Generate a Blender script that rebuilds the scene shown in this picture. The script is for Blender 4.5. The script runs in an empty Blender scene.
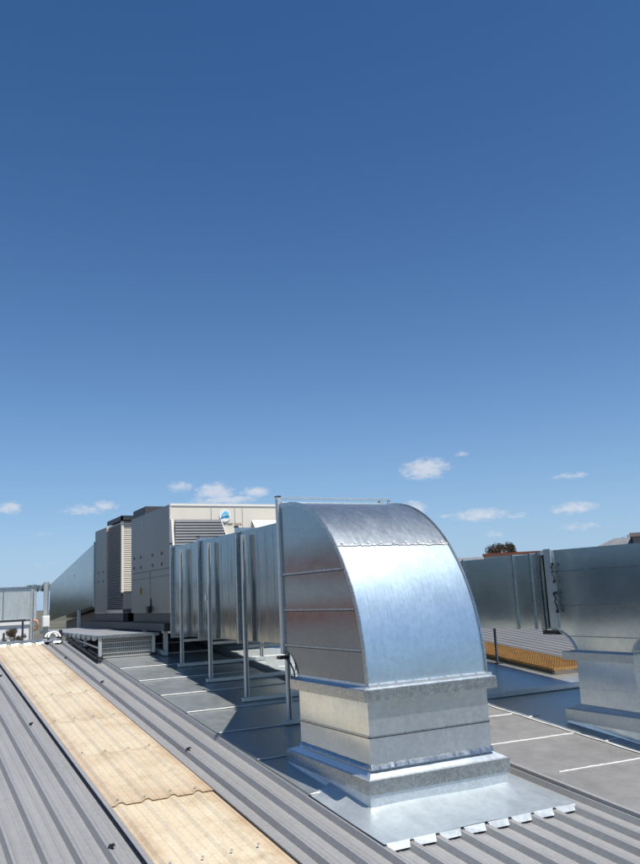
import bpy, bmesh, math, random
from mathutils import Vector, Matrix
R = math.radians
random.seed(7)
sc = bpy.context.scene
COL = sc.collection

# ------------------------------------------------------------------ helpers
class MB:
    """collects shapes; build() links them as one mesh object"""
    def __init__(s): s.v=[]; s.f=[]
    def add(s, vs, fs):
        o=len(s.v); s.v+= [tuple(p) for p in vs]; s.f+=[tuple(i+o for i in f) for f in fs]
    def hexa(s, p):          # 8 points, bottom ring 0-3 ccw, top ring 4-7
        s.add(p,[(3,2,1,0),(4,5,6,7),(0,1,5,4),(1,2,6,5),(2,3,7,6),(3,0,4,7)])
    def box(s,x0,x1,y0,y1,z0,z1):
        s.hexa([(x0,y0,z0),(x1,y0,z0),(x1,y1,z0),(x0,y1,z0),(x0,y0,z1),(x1,y0,z1),(x1,y1,z1),(x0,y1,z1)])
    def rbox(s,x0,x1,y0,y1,h0,h1):  # a box lying on the sloped roof
        P=roof_pt
        s.hexa([P(x0,y0,h0),P(x1,y0,h0),P(x1,y1,h0),P(x0,y1,h0),P(x0,y0,h1),P(x1,y0,h1),P(x1,y1,h1),P(x0,y1,h1)])
    def quad(s,a,b,c,d): s.add([a,b,c,d],[(0,1,2,3)])
    def prism(s, poly, x0, x1):     # polygon in (y,z), extruded along x; ccw seen from -x or not, normals fixed later
        n=len(poly)
        s.add([(x0,y,z) for y,z in poly]+[(x1,y,z) for y,z in poly],
              [tuple(range(n)),tuple(range(2*n-1,n-1,-1))]+[(i,n+i,n+(i+1)%n,(i+1)%n) for i in range(n)])
    def loft(s, rings, cap0=False, cap1=False):  # rings of (x0,x1,y0,y1,z at y0,z at y1)
        o=[]
        for (x0,x1,y0,y1,za,zb) in rings:
            o+=[(x0,y0,za),(x1,y0,za),(x1,y1,zb),(x0,y1,zb)]
        fs=[]
        for k in range(len(rings)-1):
            for i in range(4):
                a=4*k+i; b=4*k+(i+1)%4
                fs.append((a,b,b+4,a+4))
        if cap0: fs.append((3,2,1,0))
        if cap1: k=4*(len(rings)-1); fs.append((k,k+1,k+2,k+3))
        s.add(o,fs)
    def bar(s,a,b,w,h=None):        # square bar from a to b
        a=Vector(a);b=Vector(b);d=(b-a).normalized(); h=h or w
        up=Vector((0,0,1)) if abs(d.z)<.95 else Vector((0,1,0))
        u=d.cross(up).normalized()*w/2; v=u.cross(d).normalized()*h/2
        s.hexa([a-u-v,a+u-v,a+u+v,a-u+v,b-u-v,b+u-v,b+u+v,b-u+v])
    def tube(s,path,r,n=8,r1=None,cap=True):
        path=[Vector(p) for p in path]; m=len(path); rings=[]
        ref=Vector((.3,.2,1)).normalized()
        for i,p in enumerate(path):
            d=(path[min(i+1,m-1)]-path[max(i-1,0)]).normalized()
            u=d.cross(ref)
            if u.length<1e-3: u=d.cross(Vector((1,0,0)))
            u.normalize(); v=d.cross(u)
            rr=r if r1 is None else r+(r1-r)*i/(m-1)
            rings.append([p+u*rr*math.cos(2*math.pi*k/n)+v*rr*math.sin(2*math.pi*k/n) for k in range(n)])
        vs=[q for ring in rings for q in ring]; fs=[]
        for i in range(m-1):
            for k in range(n):
                fs.append((i*n+k,i*n+(k+1)%n,(i+1)*n+(k+1)%n,(i+1)*n+k))
        if cap: fs.append(tuple(range(n-1,-1,-1))); fs.append(tuple(range((m-1)*n,m*n)))
        s.add(vs,fs)
    def build(s,name,mat,parent=None,smooth=False,fix=True,bevel=0):
        me=bpy.data.meshes.new(name); me.from_pydata(s.v,[],s.f)
        if fix:
            bm=bmesh.new(); bm.from_mesh(me); bmesh.ops.recalc_face_normals(bm,faces=bm.faces); bm.to_mesh(me); bm.free()
        me.materials.append(mat)
        if smooth:
            for p in me.polygons: p.use_smooth=True
        o=bpy.data.objects.new(name,me); COL.objects.link(o)
        if parent is not None:
            o.parent=parent
            o.matrix_parent_inverse=parent.matrix_world.inverted() if False else Matrix.Translation(-Vector(parent.location))
        if bevel:
            m=o.modifiers.new('edge','BEVEL'); m.width=bevel; m.segments=2; m.limit_method='ANGLE'; m.angle_limit=R(40)
        return o

def each(name,mat,parent,makers,**k):
    """one part per maker: every piece is its own mesh"""
    for f in makers:
        m=MB(); f(m); m.build(name,mat,parent,**k)
def tag(o,label=None,cat=None,group=None,kind=None):
    if label: o['label']=label
    if cat: o['category']=cat
    if group: o['group']=group
    if kind: o['kind']=kind
    return o
def thing(name,loc,label,cat,group=None):
    o=bpy.data.objects.new(name,None); COL.objects.link(o); o.location=loc; o.empty_display_size=.1
    return tag(o,label,cat,group)

# ------------------------------------------------------------------ roof frame
SL=math.tan(R(6.0)); H=1.75; RIDGE=12.4; SKEW=-.0105
def roof_z(y): return -H+SL*y if y<RIDGE else -H+SL*RIDGE-SL*(y-RIDGE)
def roof_pt(x,y,h=0): return (x+SKEW*(y-5),y,roof_z(y)+h)

# ------------------------------------------------------------------ materials
class NT:
    def __init__(s,mat): s.t=mat.node_tree; s.n=s.t.nodes; s.l=s.t.links
    def node(s,ty,**k):
        n=s.n.new(ty)
        for a,b in k.items(): setattr(n,a,b)
        return n
    def link(s,a,b): s.l.new(a,b)
    def coord(s,scale=(1,1,1)):
        tc=s.node('ShaderNodeTexCoord'); mp=s.node('ShaderNodeMapping'); mp.inputs['Scale'].default_value=scale
        s.link(tc.outputs['Object'],mp.inputs['Vector']); return mp.outputs['Vector']
    def noise(s,vec,scale,detail=4,rough=.55):
        n=s.node('ShaderNodeTexNoise'); n.inputs['Scale'].default_value=scale; n.inputs['Detail'].default_value=detail
        n.inputs['Roughness'].default_value=rough; s.link(vec,n.inputs['Vector']); return n.outputs['Fac']
    def ramp(s,fac,stops):
        r=s.node('ShaderNodeValToRGB'); e=r.color_ramp.elements
        while len(e)<len(stops): e.new(.5)
        for i,(p,c) in enumerate(stops):
            e[i].position=p; e[i].color=(c,c,c,1) if not isinstance(c,tuple) else (*c,1)
        s.link(fac,r.inputs['Fac']); return r.outputs['Color']
    def mix(s,fac,a,b,mode='MIX'):
        m=s.node('ShaderNodeMix',data_type='RGBA',blend_type=mode)
        if isinstance(fac,(int,float)): m.inputs[0].default_value=fac
        else: s.link(fac,m.inputs[0])
        for i,v in ((6,a),(7,b)):
            if isinstance(v,tuple): m.inputs[i].default_value=(*v,1)
            else: s.link(v,m.inputs[i])
        return m.outputs[2]
    def math(s,op,a,b=None,c=None):
        m=s.node('ShaderNodeMath',operation=op)
        for i,v in enumerate((a,b,c)):
            if v is None: continue
            if isinstance(v,(int,float)): m.inputs[i].default_value=v
            else: s.link(v,m.inputs[i])
        return m.outputs[0]
    def bump(s,h,strength,dist):
        b=s.node('ShaderNodeBump'); b.inputs['Strength'].default_value=strength; b.inputs['Distance'].default_value=dist
        s.link(h,b.inputs['Height']); return b
def mat(name,metal=0,rough=.5,col=(.5,.5,.5)):
    m=bpy.data.materials.new(name); m.use_nodes=True; t=NT(m)
    p=m.node_tree.nodes['Principled BSDF']
    p.inputs['Metallic'].default_value=metal; p.inputs['Roughness'].default_value=rough
    p.inputs['Base Color'].default_value=(*col,1)
    return m,t,p
def simple(name,col,rough=.5,metal=0,var=.12,scale=6,stretch=(1,1,1)):
    m,t,p=mat(name,metal,rough,col)
    f=t.noise(t.coord(stretch),scale,5)
    a=tuple(c*(1-var) for c in col); b=tuple(min(1,c*(1+var)) for c in col)
    t.link(t.ramp(f,[(.3,a),(.7,b)]),p.inputs['Base Color'])
    return m
def galv(name,col=.62,r0=.22,r1=.36,wav=.25,wdist=.02,wscale=1.6,spangle=.06,streak=None,tint=(1,1,1.02),metal=1.0,film=0.0,fvar=.12,vscale=42):
    """zinc coated sheet steel: spangle, streaks of handling marks and slow waviness"""
    m,t,p=mat(name,metal,r0)
    v=t.coord()
    vo=t.node('ShaderNodeTexVoronoi'); vo.inputs['Scale'].default_value=vscale; t.link(v,vo.inputs['Vector'])
    sep=t.node('ShaderNodeSeparateColor'); t.link(vo.outputs['Color'],sep.inputs['Color'])
    n1=t.noise(v,3.2,5,.6)
    sv=t.coord(streak or (7,1.2,1.2)); n2=t.noise(sv,5,5,.65)
    c0=t.ramp(sep.outputs[0],[(0,tuple(col*(1-spangle)*k for k in tint)),(1,tuple(min(1,col*(1+spangle))*k for k in tint))])
    c1=t.mix(.22,c0,t.ramp(n1,[(.3,.72),(.7,1.0)]),'MULTIPLY')
    t.link(c1,p.inputs['Base Color'])
    mixr=t.math('ADD',t.math('MULTIPLY',n2,.6),t.math('MULTIPLY',n1,.4))
    rr=t.node('ShaderNodeMapRange'); t.link(mixr,rr.inputs['Value'])
    rr.inputs['From Min'].default_value=.32; rr.inputs['From Max'].default_value=.68
    rr.inputs['To Min'].default_value=r0; rr.inputs['To Max'].default_value=r1
    t.link(rr.outputs[0],p.inputs['Roughness'])
    if film>0:   # white oxide film rubbed off in streaks
        fm=t.node('ShaderNodeMapRange'); t.link(n2,fm.inputs['Value'])
        fm.inputs['From Min'].default_value=.35; fm.inputs['From Max'].default_value=.75
        fm.inputs['To Min'].default_value=1-film*(1-fvar); fm.inputs['To Max'].default_value=1-film*(1+fvar)
        t.link(fm.outputs[0],p.inputs['Metallic'])
    w=t.noise(v,wscale,2,.4)
    b=t.bump(w,wav,wdist)
    b2=t.bump(sep.outputs[1],.03,.002); t.link(b.outputs['Normal'],b2.inputs['Normal'])
    t.link(b2.outputs['Normal'],p.inputs['Normal'])
    return m

M={}
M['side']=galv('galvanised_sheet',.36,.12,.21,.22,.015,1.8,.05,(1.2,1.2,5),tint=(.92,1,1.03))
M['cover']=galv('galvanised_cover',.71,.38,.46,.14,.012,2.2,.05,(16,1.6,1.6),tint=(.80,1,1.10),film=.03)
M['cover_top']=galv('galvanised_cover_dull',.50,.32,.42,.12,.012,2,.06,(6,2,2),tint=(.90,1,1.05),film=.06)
M['curb']=galv('galvanised_curb',.78,.15,.25,.12,.010,2,tint=(.90,1,1.05),film=.12)
M['collar']=galv('galvanised_collar',.50,.22,.36,.12,.01,3,.20,tint=(.93,1.0,1.02),film=.08,vscale=85)
M['duct']=galv('galvanised_duct',.31,.13,.22,.12,.008,2.0,.05,(1,9,.6),tint=(.88,1,1.05))
M['dullside']=galv('galvanised_dull_side',.76,.12,.20,.18,.015,1.5,tint=(.88,1,1.02),film=.16)
M['pale']=galv('galvanised_pale',.66,.3,.45,.12,.015,1.5,tint=(.94,1.01,1.0),film=.5)
M['hallred']=simple('red_brickwork',(.40,.105,.06),.8,0,.15,2)
M['ledge']=galv('galvanised_ledge',.74,.3,.42,.1,.01,3,.1,tint=(.93,1,1.03),film=.3,vscale=85)
M['strut']=galv('galvanised_strut',.62,.3,.45,.1,.01,3,tint=(.95,1.01,1.0),film=.4)
M['pan']=galv('zinc_flashing',.62,.30,.42,.15,.010,1.6,.04,(2,1,1),tint=(.95,1.01,.99),film=.25)
M['apron']=galv('zinc_apron',.74,.28,.40,.15,.010,1.6,.05,(2,1,1),tint=(.93,1.01,1.01),film=.36)
M['sealant']=simple('white_sealant',(.68,.68,.66),.5,0,.15,18)
M['black']=simple('black_rubber',(.02,.02,.022),.5)
M['canvas']=simple('black_canvas',(.035,.045,.04),.8)
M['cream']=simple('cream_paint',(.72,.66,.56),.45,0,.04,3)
M['sideshade']=simple('shaded_panel_tone',(.185,.174,.152),.38,.0,.06,2.5)  # darker than the cream: shade on the left faces is put into this colour
M['creamedge']=simple('cream_trim',(.78,.74,.66),.45,0,.03,3)
M['slat']=simple('dark_slat',(.065,.08,.105),.5,.0)
M['darksteel']=simple('dark_steel',(.06,.065,.07),.5,.5)
M['white']=simple('white_plastic',(.8,.8,.78),.4,0,.04)
M['orange']=simple('orange_grating',(.30,.16,.045),.7,0,.3,14)
M['teal']=simple('teal_emblem',(.02,.25,.45),.4)
M['sky_emblem']=simple('light_blue_emblem',(.12,.5,.75),.4)
M['ink']=simple('dark_ink',(.03,.05,.06),.4)
M['amber']=simple('amber_ink',(.35,.17,.03),.4)
M['deckm']=simple('grey_deck',(.32,.33,.34),.5,.2,.1,4)
M['perf']=simple('perforated_steel',(.42,.43,.42),.45,.4)
M['redroof']=simple('red_roof',(.24,.07,.04),.7,0,.25,2)
M['brick']=simple('brown_brick',(.26,.15,.11),.8,0,.2,4)
M['render']=simple('pale_render',(.6,.58,.55),.7,0,.08,2)
M['tile']=simple('grey_roof_tile',(.17,.18,.19),.7,0,.2,3)
M['block']=simple('taupe_block',(.30,.24,.22),.8,0,.1,3)
M['glass']=simple('dark_window',(.03,.035,.04),.1)
M['bark']=simple('bark',(.10,.07,.05),.9)
M['leaf']=simple('foliage',(.055,.075,.03),.7,0,.5,1.2)
M['leafbrown']=simple('foliage_brown',(.09,.065,.035),.7,0,.5,1.2)
M['peach']=simple('peach_cover',(.65,.33,.2),.6)

def roof_material():
    m,t,p=mat('weathered_roof_sheet',.15,.5)
    tc=t.coord((1,1,1)); st=t.coord((14,.25,1)); st2=t.coord((60,.6,1))
    n1=t.noise(st,1.6,5,.6); n2=t.noise(tc,1.1,4,.6); n3=t.noise(st2,1.4,3,.6); n4=t.noise(tc,35,3,.6)
    a=t.ramp(n1,[(.3,(.31,.31,.31)),(.7,(.36,.36,.362))])
    a=t.mix(.5,a,t.ramp(n3,[(.3,(.24,.238,.232)),(.72,(.40,.397,.39))]))
    n5=t.noise(tc,2.6,6,.7); a=t.mix(t.ramp(n5,[(.56,0.0),(.74,.35)]),a,(.20,.185,.17))
    a=t.mix(.25,a,t.ramp(n2,[(.35,(.285,.28,.27)),(.65,(.37,.37,.37))]))
    a=t.mix(.3,a,t.ramp(n4,[(.3,.6),(.6,1.0)]),'MULTIPLY')
    t.link(a,p.inputs['Base Color'])
    b=t.bump(n4,.15,.003); t.link(b.outputs['Normal'],p.inputs['Normal'])
    return m
M['roof']=roof_material()
def skylight_material():
    m,t,p=mat('fibreglass_skylight',0,.42)
    tc=t.coord(); st=t.coord((9,.5,1))
    n1=t.noise(tc,2.2,6,.65); n2=t.noise(st,1.5,4,.6); n3=t.noise(tc,60,2,.5)
    a=t.ramp(n1,[(.26,(.42,.30,.18)),(.48,(.66,.555,.39)),(.72,(.74,.66,.50))])
    a=t.mix(.2,a,t.ramp(n2,[(.3,(.56,.45,.29)),(.7,(.72,.63,.46))]))
    n9=t.noise(tc,16,6,.7); a=t.mix(t.ramp(n9,[(.5,0.0),(.72,.4)]),a,(.50,.37,.22)); a=t.mix(t.ramp(t.noise(tc,22,3,.6),[(.58,0.0),(.75,.5)]),a,(.78,.73,.60))
    a=t.mix(.3,a,t.ramp(n3,[(.35,.5),(.6,1.0)]),'MULTIPLY')
    fl=t.noise(t.coord((38,.5,1)),1.3,3,.6); a=t.mix(.15,a,t.ramp(fl,[(.38,(.50,.40,.27)),(.62,(.76,.68,.52))]))
    # brown bands at the purlins: dirt, and the purlins' shade painted into the colour
    w=t.node('ShaderNodeTexCoord'); s=t.node('ShaderNodeSeparateXYZ'); t.link(w.outputs['Object'],s.inputs[0])
    ph=t.math('ADD',s.outputs['Y'],t.math('MULTIPLY',t.noise(tc,3,3),.06))
    fr=t.math('FRACT',t.math('DIVIDE',t.math('SUBTRACT',ph,5.34),1.10))
    d=t.math('ABSOLUTE',t.math('SUBTRACT',fr,.5))
    band=t.node('ShaderNodeMapRange'); t.link(d,band.inputs['Value'])
    band.inputs['From Min'].default_value=.455; band.inputs['From Max'].default_value=.5
    band.inputs['To Min'].default_value=0; band.inputs['To Max'].default_value=.38
    bf=t.math('MULTIPLY',band.outputs[0],t.ramp(t.noise(tc,5,3),[(.3,.3),(.6,1.0)]))
    a=t.mix(bf,a,(.33,.21,.10))
    # rust coloured dirt gathered along both long edges and below the lap
    xx=t.math('ADD',s.outputs['X'],t.math('MULTIPLY',t.math('SUBTRACT',s.outputs['Y'],5.0),.0105))
    ed=t.math('ABSOLUTE',t.math('SUBTRACT',xx,1.55)); e2=t.node('ShaderNodeMapRange'); t.link(t.math('ADD',ed,t.math('MULTIPLY',t.math('SUBTRACT',t.noise(tc,4,5,.65),.5),.22)),e2.inputs['Value'])
    e2.inputs['From Min'].default_value=.23; e2.inputs['From Max'].default_value=.36; e2.inputs['To Max'].default_value=.62
    a=t.mix(e2.outputs[0],a,(.40,.25,.14))
    lp_=t.node('ShaderNodeMapRange'); t.link(t.math('ADD',s.outputs['Y'],t.math('MULTIPLY',t.noise(tc,6,4,.6),.25)),lp_.inputs['Value'])
    lp_.inputs['From Min'].default_value=5.85; lp_.inputs['From Max'].default_value=5.40; lp_.inputs['To Max'].default_value=.35
    below=t.math('MULTIPLY',lp_.outputs[0],t.math('GREATER_THAN',s.outputs['Y'],5.295))
    a=t.mix(below,a,(.42,.27,.15))
    t.link(a,p.inputs['Base Color'])
    return m
M['skylight']=skylight_material()
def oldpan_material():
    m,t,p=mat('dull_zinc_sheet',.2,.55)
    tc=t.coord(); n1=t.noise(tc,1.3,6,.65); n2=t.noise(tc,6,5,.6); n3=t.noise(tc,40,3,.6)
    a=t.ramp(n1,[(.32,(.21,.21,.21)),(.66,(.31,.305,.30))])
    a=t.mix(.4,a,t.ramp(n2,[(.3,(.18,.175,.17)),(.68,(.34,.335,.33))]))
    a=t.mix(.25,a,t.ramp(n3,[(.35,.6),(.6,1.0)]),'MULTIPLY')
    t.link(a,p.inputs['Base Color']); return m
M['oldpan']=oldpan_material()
def ground_material():
    m,t,p=mat('far_ground',0,.9); tc=t.coord()
    a=t.ramp(t.noise(tc,.02,6,.6),[(.35,(.06,.07,.035)),(.5,(.12,.11,.08)),(.65,(.16,.15,.13))])
    t.link(a,p.inputs['Base Color']); return m
M['ground']=ground_material()

# ------------------------------------------------------------------ ground and roof
g=MB(); g.quad((-3000,-3000,-7.5),(3000,-3000,-7.5),(3000,3000,-7.5),(-3000,3000,-7.5))
tag(g.build('ground',M['ground']),kind='structure')

RH=.035                      # rib height; tops lie 8 mm under the reference plane
def rib_profile(ribs,x0,x1,top=-.008):
    """x,h points of a ribbed sheet"""
    pts=[(x0,top-RH)]
    lo=top-RH
    for c in ribs:
        for dx,h in ((-.032,lo),(-.017,top),(-.006,top),(0,top-.004),(.006,top),(.017,top),(.032,lo)):
            if x0<c+dx<x1: pts.append((c+dx,h))
        m=c+.085
        for dx,h in ((-.012,lo),(-.007,lo+.003),(.007,lo+.003),(.012,lo)):
            if x0<m+dx<x1: pts.append((m+dx,h))
    pts.append((x1,lo))
    pts.sort(key=lambda q:q[0])
    return pts
def sheet(mb,pts,ys):
    n=len(pts); vs=[]; fs=[]
    for y in ys: vs+=[roof_pt(x,y,h) for x,h in pts]
    for j in range(len(ys)-1):
        for i in range(n-1):
            fs.append((j*n+i,j*n+i+1,(j+1)*n+i+1,(j+1)*n+i))
    mb.add(vs,fs)
left_ribs=[1.072-.157*k for k in range(75)][::-1]
right_ribs=[2.03+.172*k for k in range(88)]
rf=MB()
YS=(-4,0,4,8,RIDGE,18,26)
sheet(rf,rib_profile(left_ribs,-10,1.222),YS)
sheet(rf,rib_profile([],1.222,1.90,-.05),YS)
sheet(rf,rib_profile(right_ribs,1.90,16),YS)
roof=tag(rf.build('roof',M['roof'],fix=False),kind='structure')
w=MB()
for a,b in (((-9.8,-3.9),(15.8,-3.9)),((15.8,-3.9),(15.8,25.9)),((15.8,25.9),(-9.8,25.9)),((-9.8,25.9),(-9.8,-3.9))):
    w.quad((a[0],a[1],-7.5),(b[0],b[1],-7.5),(b[0],b[1],roof_z(b[1])-.06),(a[0],a[1],roof_z(a[1])-.06))
w.build('wall',M['render'],roof)
rc=MB()                      # ridge capping with its teeth notched over the ribs
for (xa,xb) in ((-10,1.2),(1.25,2.2),(4.2,16)):
    P=roof_pt
    rc.quad(P(xa,12.16,.004),P(xb,12.16,.004),P(xb,RIDGE,.014),P(xa,RIDGE,.014))
    rc.quad(P(xa,RIDGE,.014),P(xb,RIDGE,.014),P(xb,12.66,.004),P(xa,12.66,.004))
    for c in left_ribs+right_ribs+[1.3+.165*k for k in range(4)]:
        if xa<c+.03 and c+.14<xb:
            rc.quad(P(c+.03,12.155,.002),P(c+.13,12.155,.002),P(c+.12,12.145,-.012),P(c+.04,12.145,-.012))
rc.build('ridge_capping',M['collar'],roof,fix=False)

# skylight strip of two fibreglass sheets
sk=thing('skylight',roof_pt(1.55,5,0),'long tan fibreglass skylight strip set between the grey ribbed sheets','skylight')
def skysheet(y0,y1,lift):
    s=MB(); pts=[(1.205,-.024+lift)]
    for k in range(4):
        c=1.285+.165*k
        for dx,h in ((-.034,-.024),(-.012,-.009),(.012,-.009),(.034,-.024),(.075,-.024),(.081,-.020),(.087,-.024)): pts.append((c+dx,h+lift))
    pts.append((1.893,-.024+lift))
    ys=[y0+(y1-y0)*i/16 for i in range(17)]
    sheet(s,pts,ys)
    o=s.build('skylight_sheet',M['skylight'],sk,fix=False)
    md=o.modifiers.new('thick','SOLIDIFY'); md.thickness=.004; md.offset=-1
    return o
a=skysheet(-3.5,5.36,0.0); b=skysheet(5.29,12.2,.011)
for y in (4.3,5.33,6.43,7.53,8.63,9.7):
    for k in range(4):
        sc_=MB(); c=1.285+.165*k+random.uniform(-.01,.01); p=Vector(roof_pt(c,y+random.uniform(-.02,.02),.004))
        sc_.tube([p,p+Vector((0,0,.007))],.008,6); sc_.build('fixing_screw',M['strut'],sk)
# sheets lapping over the long edges of the strip
for xx,ww in ((1.19,.03),(1.885,.04)):
    e=MB(); e.rbox(xx,xx+ww,-3.5,12.15,-.012,-.006 if xx<1.5 else -.004)
    e.build('edge_flashing',M['roof'],sk)

# dark fixings left on rib tops
clips=[(1.068,4.65,'with a bent tab, nearest the camera left of the tan strip'),(1.078,7.52,'on the rib left of the tan strip, second up the slope'),
       (1.098,9.85,'at the left picture edge beside the tan strip, highest on its rib'),(1.955,10.71,'right of the tan strip, nearest the raised deck'),
       (2.02,9.02,'right of the tan strip, middle of its three'),(2.02,6.2,'right of the tan strip, lowest of its three')]
for x,y,l in clips:
    p=Vector(roof_pt(x,y,-.008)); m=MB()
    m.tube([p,p+Vector((0,0,.012))],.013,10)
    m.tube([p+Vector((0,0,.012)),p+Vector((.002,0,.020))],.007,6)
    q=p+Vector((.012,-.015,.012)); m.hexa([q+Vector(t_)*.55 for t_ in ((-.014,-.02,0),(.014,-.024,0),(.016,.02,.004),(-.012,.02,.002),(-.012,-.02,.014),(.012,-.024,.012),(.012,.018,.022),(-.01,.016,.02))])
    tag(m.build('roof_fastener',M['black']),'dark roof fastener '+l,'fastener','dark fasteners on the roof ribs')

# ------------------------------------------------------------------ flashing sheets
pan=thing('roof_flashing',roof_pt(3,5,0),'smooth grey metal flashing below the ducts with white sealant joints and toothed front edge','flashing')
seams=[4.0,4.87,5.69,6.5,7.28,8.05,8.85,9.65,10.44,11.3,12.2]
for i in range(len(seams)-1):
    s=MB(); y0,y1=seams[i],seams[i+1]+.03
    if i==0:    # dished sheet round the curb, kicked up against it
        nx,ny=26,16; xs=[2.372+(3.762-2.372)*k/nx for k in range(nx+1)]; ysn=[y0+(y1-y0)*k/ny for k in range(ny+1)]
        vs=[];fs=[]
        for yy in ysn:
            for xx in xs:
                px=xx+SKEW*(yy-5)
                d=max(2.55-px,px-3.585,4.41-yy,0)
                h=.004+.045*max(0,1-d/.16)**2+.004*math.sin(7*xx+3*yy)*(1 if d>0 else 0)
                vs.append(roof_pt(xx,yy,h))
        for j in range(ny):
            for k in range(nx): fs.append((j*(nx+1)+k,j*(nx+1)+k+1,(j+1)*(nx+1)+k+1,(j+1)*(nx+1)+k))
        s.add(vs,fs)
        o=s.build('flashing_sheet',M['apron'],pan,smooth=True,fix=False)
    else:
        P=roof_pt; s.quad(P(2.37,y0,.007),P(3.76,y0,.007),P(3.76,y1,.001),P(2.37,y1,.001))
        s.quad(P(2.37,y0,.003),P(3.76,y0,.003),P(3.76,y0,.007),P(2.37,y0,.007))
        s.quad(P(2.365,y0,.006),P(2.365,y1,0),P(2.36,y1,-.036),P(2.36,y0,-.03))
        o=s.build('flashing_sheet',M['pan'],pan,fix=False)
edges=[2.372]+[c-.0 for c in right_ribs if 2.45<c<3.74]+[3.762]
tooth=[(edges[i]+.022,edges[i+1]-.022) for i in range(len(edges)-1)]
P=roof_pt
for xa,xb in tooth:
    j=random.uniform(-.004,.004)
    tb=MB(); tb.add([P(xa-.012,4.002,.004),P(xb+.012,4.002,.004),P(xb-.004,3.976+j,-.028),P(xa+.006,3.978-j,-.028)],[(0,1,2,3)]); tb.build('flashing_tooth',M['pale'],pan,fix=False)

sl=MB()
def bead(mb,a,b,w_,h0,seg=18,wob=.006):
    """a hand run line of sealant between roof points a and b"""
    a=Vector((a[0],a[1]));b=Vector((b[0],b[1])); d=(b-a); n=Vector((-d.y,d.x)).normalized(); prev=None
    for i in range(seg+1):
        c=a+d*i/seg+n*random.uniform(-wob,wob); ww=w_*random.uniform(.7,1.25)
        q=[roof_pt(*(c-n*ww/2),h0),roof_pt(*(c-n*ww/4),h0+.004),roof_pt(*(c+n*ww/4),h0+.004),roof_pt(*(c+n*ww/2),h0)]
        if prev:
            for k in range(3): mb.quad(prev[k],q[k],q[k+1],prev[k+1])
        prev=q
for y in seams[1:-1]:
    sl=MB(); bead(sl,(2.375,y-.004),(3.75,y-.004),.013,.009,30,.005); sl.build('sealant_line',M['sealant'],pan)


pan2=thing('roof_flashing',roof_pt(5,5,0),'dull grey weathered flashing right of the elbow crossed by thick white sealant lines','flashing')
s=MB()
ys2=[2.6,3.7,4.48,5.22,5.95,6.7,7.45,8.2,8.95,9.7,10.5,11.3,12.2]
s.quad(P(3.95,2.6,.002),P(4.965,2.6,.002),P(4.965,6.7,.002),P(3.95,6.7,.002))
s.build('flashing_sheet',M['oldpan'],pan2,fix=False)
s=MB(); s.quad(P(3.95,6.68,.0045),P(4.965,6.68,.0045),P(4.965,12.2,.002),P(3.95,12.2,.002)); s.build('flashing_sheet',M['pale'],pan2,fix=False)
s=MB(); s.quad(P(4.967,2.6,.006),P(6.95,2.6,.006),P(6.95,12.2,.006),P(4.967,12.2,.006))
s.build('flashing_sheet',M['pan'],pan2,fix=False)
s=MB(); s.rbox(3.918,3.948,2.6,12.15,-.036,.016); s.build('edge_lip',M['roof'],pan2)
for y in ys2[1:-1]:
    s=MB(); bead(s,(4.0+random.uniform(0,.12),y+.02),(4.95,y-.02),.015,.003,24,.004); s.build('sealant_line',M['sealant'],pan2)
s=MB(); bead(s,(4.965,3.0),(4.965,6.55),.018,.008,60); s.build('sealant_line',M['sealant'],pan2)
for y in (4.91,5.77,6.4):
    s=MB(); bead(s,(4.985,y-.01),(5.13,y+.01),.02,.008,4); s.build('sealant_line',M['sealant'],pan2)

# ------------------------------------------------------------------ the big elbow
EX0,EX1=2.585,3.505
def ell(n,y0=4.44,y1=5.5,zc=-.56,zt=.68):
    return [(y1-(y1-y0)*math.cos(math.pi/2*i/n), zc+(zt-zc)*math.sin(math.pi/2*i/n)) for i in range(n+1)]
curve=ell(40)+[(5.62,.685)]
throat=[(5.62,-.39),(5.56,-.40),(5.50,-.44),(5.45,-.49),(5.415,-.56)]
el=thing('duct_elbow',(3.04,4.95,-1.2),'large curved galvanised duct elbow dropping onto a square roof curb in front','duct elbow')
poly=curve+throat+[(5.405,-.60),(4.44,-.60)]
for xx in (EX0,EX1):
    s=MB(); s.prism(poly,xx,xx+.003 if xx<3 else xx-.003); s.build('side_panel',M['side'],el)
# seam ribs and corner lips on the visible sides
for xx,sg in ((EX0,-1),(EX1,1)):
    s=MB()
    for z in (.163,-.099,-.353):
        yc=5.5-1.06*math.sqrt(max(0,1-((z+.56)/1.24)**2))
        a_,b_=sorted((xx,xx+sg*.010)); s.box(a_,b_,yc+.014,5.60,z-.005,z+.006)
    s.build('seam',M['collar'],el)
    for z in (.163,-.099,-.353):
        yc=5.5-1.06*math.sqrt(max(0,1-((z+.56)/1.24)**2))
        q_=MB(); a_,b_=sorted((xx,xx+sg*.003)); q_.box(a_,b_,yc+.014,5.60,z-.012,z-.0055); q_.build('seam_gap',M['darksteel'],el)
isplit=max(i for i,(y,z) in enumerate(curve) if z<.318)
def cover(pts,mat_,off,x0,x1):
    s=MB(); n=13; vs=[];fs=[]
    for (y,z) in pts:
        vs+=[(x0+(x1-x0)*k/(n-1),y,z) for k in range(n)]
    for j in range(len(pts)-1):
        for k in range(n-1): fs.append((j*n+k,j*n+k+1,(j+1)*n+k+1,(j+1)*n+k))
    s.add(vs,fs); o=s.build('curved_cover',mat_,el,smooth=True,fix=False)
    return o
def offs(pts,d):
    out=[]
    for i,(y,z) in enumerate(pts):
        a=pts[max(i-1,0)];b=pts[min(i+1,len(pts)-1)]; ty,tz=b[0]-a[0],b[1]-a[1]; l=math.hypot(ty,tz)
        out.append((y-tz/l*d,z+ty/l*d))
    return out
lower=offs(curve,.002)[:isplit+2]; upper=offs(curve,.006)[isplit:]
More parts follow.
